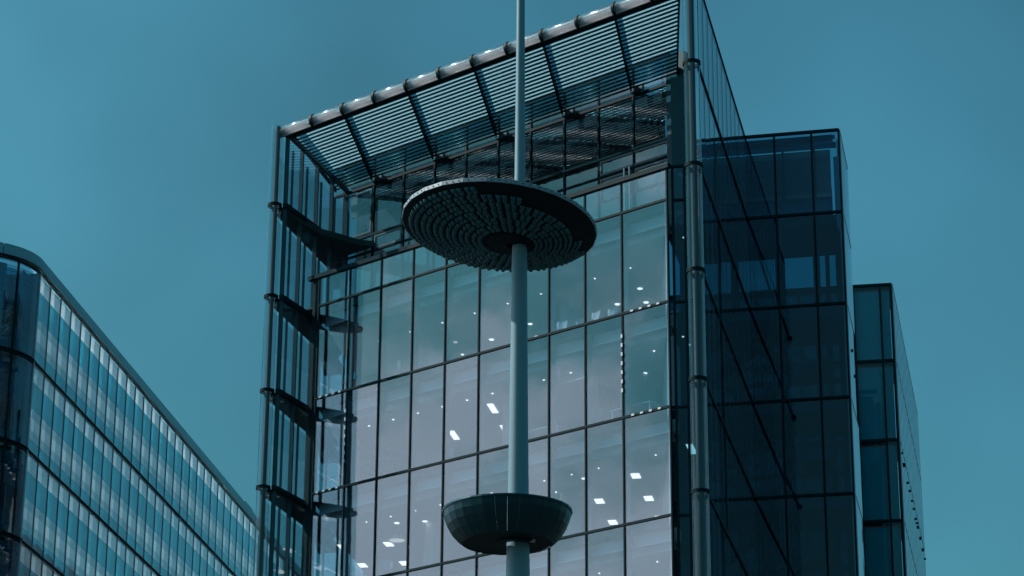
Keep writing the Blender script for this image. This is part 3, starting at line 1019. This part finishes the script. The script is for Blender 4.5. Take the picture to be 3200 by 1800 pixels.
# bowl
bx, by = -0.055, 42.0
NP = 32
bprof = [(0.765, 12.75), (0.83, 12.80), (0.93, 12.91), (1.01, 13.04), (1.06, 13.17), (1.085, 13.29)]
inner = MB()
inner.lathe([(r - 0.03, z) for r, z in bprof] + [(1.05, 13.31)], NP, (bx, by, 0))
bowl = build(MB().lathe([(0.2, 12.77), (0.5, 12.765), (0.74, 12.76), (0.76, 12.775)], 48, (bx, by, 0)), 'bowl', M['discback'], lamp)
for i in range(NP):
    mb = MB()
    t0, t1 = 2 * math.pi * (i + 0.012) / NP, 2 * math.pi * (i + 0.988) / NP
    jt = random.uniform(-0.006, 0.006)
    for r, z in bprof:
        for t, e in ((t0, jt), (t1, -jt)):
            mb.v.append((bx + (r + e) * math.cos(t), by + (r + e) * math.sin(t), z))
    for r, z in bprof:
        for t in (t0, t1):
            mb.v.append((bx + (r - 0.025) * math.cos(t), by + (r - 0.025) * math.sin(t), z))
    k = len(bprof)
    for a in range(k - 1):
        mb.f.append((2 * a, 2 * a + 1, 2 * a + 3, 2 * a + 2))
        q = 2 * k
        mb.f.append((q + 2 * a + 1, q + 2 * a, q + 2 * a + 2, q + 2 * a + 3))
        mb.f.append((2 * a, 2 * a + 2, q + 2 * a + 2, q + 2 * a))
        mb.f.append((2 * a + 3, 2 * a + 1, q + 2 * a + 1, q + 2 * a + 3))
    mb.f.append((2 * k - 2, 2 * k - 1, 4 * k - 1, 4 * k - 2))
    build(mb, 'bowl_panel', M['bowl'], bowl)
build(MB().lathe([(1.055, 13.28), (1.1, 13.28), (1.105, 13.3), (1.1, 13.325), (1.055, 13.325)], NP, (bx, by, 0), True), 'bowl_rim', M['bowl'], bowl)
build(MB().lathe([(0.2, 12.74), (0.36, 12.735), (0.38, 12.765)], 32, (bx + 0.15, by, 0)), 'hub_plate', M['frame'], bowl)
build(MB().lathe([(0.001, 12.735), (0.05, 12.73), (0.06, 12.765)], 16, (bx + 0.42, by - 0.2, 0)), 'camera_eye', M['alu'], bowl, True)

# reflector disc, tilted a little towards the street
DR = 1.728
DC = Vector((-0.231, 42.0, 18.518 + 1.6 - 1.6))
dn = Vector((-0.09, -0.084, 0.0))
dn.z = -math.sqrt(1 - dn.x ** 2 - dn.y ** 2)
zax = -dn
xax = Vector((1, 0, 0)) - zax * zax.x
xax.normalize()
yax = zax.cross(xax)


def DP(r, t, h):
    """point on the disc: radius, angle, height along its axis (positive up)"""
    return DC + xax * (r * math.cos(t)) + yax * (r * math.sin(t)) + zax * h


hub_t = Vector((LX - DC.x, LY - DC.y, 0))
SAG = 0.33


def under(r):
    """height of the underside below the rim plane: a shallow cone with rounded belly"""
    return -SAG * (1 - (r / DR) ** 1.6) - 0.036


def DQ(r, t, extra=0.0):
    """underside point; the cone's tip leans to where the pole passes"""
    f = 1 - r / DR
    p = DP(r, t, under(r) + extra)
    return p + Vector((hub_t.x * 0.75, hub_t.y, 0)) * f


NS = 32
mb = MB()
n_r = 10
for a in range(n_r + 1):
    r = 0.2 + (DR - 0.02 - 0.2) * a / n_r
    for i in range(NS):
        mb.v.append(tuple(DQ(r, 2 * math.pi * i / NS)))
for a in range(n_r):
    for i in range(NS):
        j = (i + 1) % NS
        mb.f.append((a * NS + j, a * NS + i, (a + 1) * NS + i, (a + 1) * NS + j))
top0 = len(mb.v)
for (r, h) in ((DR - 0.03, 0.035), (0.12, 0.3)):
    for i in range(NS):
        mb.v.append(tuple(DP(r, 2 * math.pi * i / NS, h)))
for i in range(NS):
    j = (i + 1) % NS
    mb.f.append((top0 + i, top0 + j, top0 + NS + j, top0 + NS + i))
    mb.f.append((n_r * NS + j, n_r * NS + i, top0 + i, top0 + j))
disc = build(mb, 'reflector_disc', M['discback'], lamp)
for i in range(26):
    m2 = MB()
    t0, t1 = 2 * math.pi * (i + 0.01) / 26, 2 * math.pi * (i + 0.99) / 26
    P = [DP(DR - 0.02, t0, -0.04), DP(DR, t0, -0.036), DP(DR, t1, -0.036), DP(DR - 0.02, t1, -0.04),
         DP(DR - 0.02, t0, 0.04), DP(DR, t0, 0.036), DP(DR, t1, 0.036), DP(DR - 0.02, t1, 0.04)]
    m2.quadbox(P)
    build(m2, 'rim_strip', M['rim'], disc)
    m3 = MB()
    for q in range(3):
        t = t0 + (t1 - t0) * (0.2 + 0.3 * q)
        c0, c1 = DP(DR * 0.998 - 0.004, t, 0.0), DP(DR * 0.998 + 0.006, t, 0.0)
        m3.tube(c0, c1, 0.011, 0.011, 6)
    build(m3, 'rivet', M['frame'], disc)


def cassette(r0, r1, t0, t1):
    """a frame of 2 x 2 dished mirror cells"""
    m4 = MB()
    g_ = 5
    for ca in range(2):
        for cb in range(2):
            n = len(m4.v)
            for a in range(g_):
                fa = a / (g_ - 1)
                for b in range(g_):
                    fb = b / (g_ - 1)
                    r = r0 + (r1 - r0) * (ca + 0.06 + 0.88 * fa) / 2
                    t = t0 + (t1 - t0) * (cb + 0.06 + 0.88 * fb) / 2
                    bul = math.sin(math.pi * fa) * math.sin(math.pi * fb)
                    m4.v.append(tuple(DQ(r, t, -0.012 - 0.055 * bul ** 0.6)))
            for a in range(g_ - 1):
                for b in range(g_ - 1):
                    q = n + a * g_ + b
                    m4.f.append((q, q + g_, q + g_ + 1, q + 1))
    return m4


rings = [(0.46, 0.64, 14), (0.66, 0.84, 18), (0.86, 1.04, 24), (1.06, 1.24, 28), (1.26, 1.43, 34), (1.45, 1.62, 38)]
for ri, (r0, r1, cnt) in enumerate(rings):
    for i in range(cnt):
        t0 = 2 * math.pi * (i + 0.08) / cnt
        t1 = 2 * math.pi * (i + 0.92) / cnt
        tm = math.degrees((t0 + t1) / 2) % 360        # 270 = towards the camera, 180 = left
        if ri == 5 and (tm > 258 or tm < 15):
            continue
        if ri == 4 and 288 < tm < 355:
            continue
        build(cassette(r0, r1, t0, t1), 'mirror_cell', M['mirror'], disc, True)
mb = MB()
for r, e in ((0.09, -0.035), (0.40, -0.03), (0.43, 0.02)):
    for i in range(36):
        mb.v.append(tuple(DQ(r, 2 * math.pi * i / 36, e)))
for a in range(2):
    for i in range(36):
        j = (i + 1) % 36
        mb.f.append((a * 36 + j, a * 36 + i, a * 36 + 36 + i, a * 36 + 36 + j))
build(mb, 'hub_collar', M['discback'], disc)

# ================================================================== THINGS IN THE ROOMS
def chair(u, v, k, rot, label, mat, group='chairs by the windows'):
    z = L[k + 1] + 0.022
    p = F.P(u, v, z)
    t = thing('chair', label, 'chair', p, group)
    t.rotation_euler = (0, 0, F.a + rot)

    def part(mb, name, m_, sm=False):
        o = put(name, mb.mesh(name), m_, t, (0, 0, 0), 0, sm)
        return o
    mb = MB().prism([(-.22, -.2), (.22, -.2), (.24, .2), (-.24, .2)], 0.43, 0.46)
    part(mb, 'seat', mat)
    mb = MB()
    prof_ = [(-.19, .42), (-.23, .5), (-.26, .6), (-.19, .64)]
    n0 = 0
    zz = [0.5, 0.62, 0.78, 0.9, 0.94]
    ww = [0.13, 0.2, 0.23, 0.22, 0.16]
    for y_, th in ((0.0, 0), (0.02, 1)):
        for zi, wi in zip(zz, ww):
            for f in (-1, -0.5, 0, 0.5, 1):
                mb.v.append((wi * f, 0.2 + 0.16 * (zi - 0.5) - 0.05 * f * f + y_, zi))
    def ix(l, a, b): return l * 25 + a * 5 + b
    for a in range(4):
        for b in range(4):
            mb.f.append((ix(0, a, b), ix(0, a, b + 1), ix(0, a + 1, b + 1), ix(0, a + 1, b)))
            mb.f.append((ix(1, a, b), ix(1, a + 1, b), ix(1, a + 1, b + 1), ix(1, a, b + 1)))
    for a in range(4):
        for b in (0, 4):
            mb.f.append((ix(0, a, b), ix(0, a + 1, b), ix(1, a + 1, b), ix(1, a, b)))
    for b in range(4):
        for a in (0, 4):
            mb.f.append((ix(0, a, b), ix(1, a, b), ix(1, a, b + 1), ix(0, a, b + 1)))
    part(mb, 'backrest', mat, True)
    part(MB().tube((0, 0.18, 0.44), (0, 0.21, 0.6), 0.02, 0.02, 6), 'back_stem', M['alu'])
    for sx in (-.19, .19):
        for sy in (-.17, .17):
            part(MB().tube((sx, sy, 0), (sx * .8, sy * .8, .44), .012, .016, 6), 'leg', M['alu'])
    return t


chair(3.87, 0.95, 0, R(150), 'pale pink chair, the left of two standing beside the upper left pane corner', M['chair'])
chair(4.60, 1.10, 0, R(205), 'pale pink chair beneath the white column, right of another pink one', M['chair'])
chair(11.65, 1.0, 0, R(10), 'grey chair back beside the white column on the top lit floor', M['chairb'])
chair(12.42, 1.25, 0, R(20), 'grey chair back second from the column on the top lit floor', M['chairb'])
chair(13.19, 1.0, 0, R(-8), 'grey chair back third from the column, nearest the mullion bay', M['chairb'])
chair(13.96, 1.1, 0, R(5), 'grey chair back farthest right of the row on the top lit floor', M['chairb'])
chair(6.1, 1.0, 1, R(-30), 'grey chair behind the mast on the middle lit floor', M['chairb'])
chair(3.2, 0.9, 2, R(40), 'grey chair by the round column on the lowest lit floor', M['chairb'])


def table(u, v, k, l, w, label):
    p = F.P(u, v, L[k + 1] + 0.022)
    t = thing('table', label, 'table', p, 'tables behind the windows')
    t.rotation_euler = (0, 0, F.a)
    put('tabletop', MB().box(-l / 2, l / 2, -w / 2, w / 2, 0.71, 0.74).mesh('tabletop'), M['wood'], t)
    for sx in (-1, 1):
        for sy in (-1, 1):
            put('leg', MB().box(sx * (l / 2 - 0.06) - 0.025, sx * (l / 2 - 0.06) + 0.025, sy * (w / 2 - 0.06) - 0.025, sy * (w / 2 - 0.06) + 0.025, 0, 0.71).mesh('leg'), M['alu'], t)
    return t


table(12.8, 1.95, 0, 3.4, 0.9, 'long white meeting table behind the row of grey chairs')
table(10.9, 1.3, 1, 1.5, 0.8, 'white table under the half lowered blind')
table(15.0, 1.3, 1, 1.8, 0.8, 'white table in the right end bay with pale clips')
table(1.8, 1.2, 0, 2.2, 0.8, 'white desk in the second bay from the left on the top lit floor')

# bookcase
bz = L[2] + 0.022
bc = thing('bookcase', 'white open bookcase with louvred end panel on the middle lit floor', 'bookcase', F.P(0.85, 2.9, bz))
for j in range(7):
    slab_piece(F, 'shelf', M['wood'], bc, 0.68, 1.05, 1.55, 4.4, bz + 0.02 + 0.38 * j, bz + 0.05 + 0.38 * j)
slab_piece(F, 'back_panel', M['wood'], bc, 0.64, 0.68, 1.55, 4.4, bz, bz + 2.38)
slab_piece(F, 'end_panel', M['wood'], bc, 0.64, 1.05, 4.4, 4.44, bz, bz + 2.38)
slab_piece(F, 'end_panel', M['wood'], bc, 0.64, 1.05, 1.51, 1.55, bz, bz + 2.38)
for v in (2.5, 3.45):
    slab_piece(F, 'divider', M['wood'], bc, 0.68, 1.04, v, v + 0.03, bz + 0.05, bz + 2.3)
for j in range(28):
    slab_piece(F, 'louvre_slat', M['wood'], bc, 0.68, 1.02, 1.485, 1.508, bz + 0.1 + j * 0.08, bz + 0.145 + j * 0.08)
for j in range(1, 6):
    mb = MB()
    v = 3.5
    while v < 4.3:
        w_ = random.uniform(0.02, 0.05)
        F.box(mb, 0.72, 0.95, v, v + w_ * 0.9, bz + 0.052 + 0.38 * j, bz + 0.052 + 0.38 * j + random.uniform(0.2, 0.3))
        v += w_ + 0.004
    b_ = build(mb, 'books', M['book'], None)
    b_['kind'] = 'stuff'


def venetian(u0, u1, k, z0, z1, label):
    t = thing('venetian_blind', label, 'blind', F.P((u0 + u1) / 2, 0.44, z1), 'venetian blinds in the front windows')
    n = int((z1 - z0) / 0.06)
    for j in range(n):
        z = z1 - 0.06 * (j + 1)
        mb = MB()
        mb.quadbox([F.P(u0, 0.40, z), F.P(u1, 0.40, z), F.P(u1, 0.445, z + 0.025), F.P(u0, 0.445, z + 0.025),
                    F.P(u0, 0.40, z + 0.004), F.P(u1, 0.40, z + 0.004), F.P(u1, 0.445, z + 0.029), F.P(u0, 0.445, z + 0.029)])
        build(mb, 'slat', M['blind'], t)
    slab_piece(F, 'bottom_bar', M['blind'], t, u0, u1, 0.39, 0.43, z0 - 0.03, z0)
    mb = MB()
    for u in (u0 + 0.15, u1 - 0.15):
        mb.path([F.P(u, 0.42, z0), F.P(u, 0.42, z1)], 0.004, 4)
    build(mb, 'cord', M['blind'], t)


venetian(0.08, 1.58, 1, 29.85, 32.3, 'white venetian blind lowered in the far left bay between rows of pale clips')
venetian(12.08, 13.5, 1, 31.25, 32.3, 'white venetian blind half lowered in the bay right of the mast')
venetian(10.4, 11.85, 3, 23.4, 24.5, 'white venetian blind lowered in the lowest visible row beside the mast')

tv = thing('wall_screen', 'dark flat wall screen on the pale partition right of the mast', 'screen', F.P(12.2, 3.3, 31.0))
slab_piece(F, 'panel', M['screen'], tv, 12.155, 12.2, 2.7, 4.0, 31.0, 31.8)
slab_piece(F, 'bezel', M['frame'], tv, 12.152, 12.19, 2.67, 4.03, 30.97, 31.83)

pz = L[2] - 1.0
pn = thing('pendant_lamp', 'wide pale pendant shade hanging on the lowest lit floor', 'pendant lamp', F.P(1.75, 3.0, pz))
pp = F.P(1.75, 3.0, 0)
build(MB().lathe([(0.06, -0.3), (0.2, -0.38), (0.36, -0.5), (0.38, -0.55), (0.36, -0.55), (0.19, -0.4), (0.05, -0.32)], 20, (pp.x, pp.y, pz)), 'shade', M['blind'], pn, True)
build(MB().tube((pp.x, pp.y, pz - 0.32), (pp.x, pp.y, pz), 0.01, 0.01, 6), 'cable', M['frame'], pn)
build(MB().lathe([(0.001, -0.53), (0.3, -0.53), (0.3, -0.54), (0.001, -0.54)], 20, (pp.x, pp.y, pz)), 'diffuser', M['lampdim'], pn)
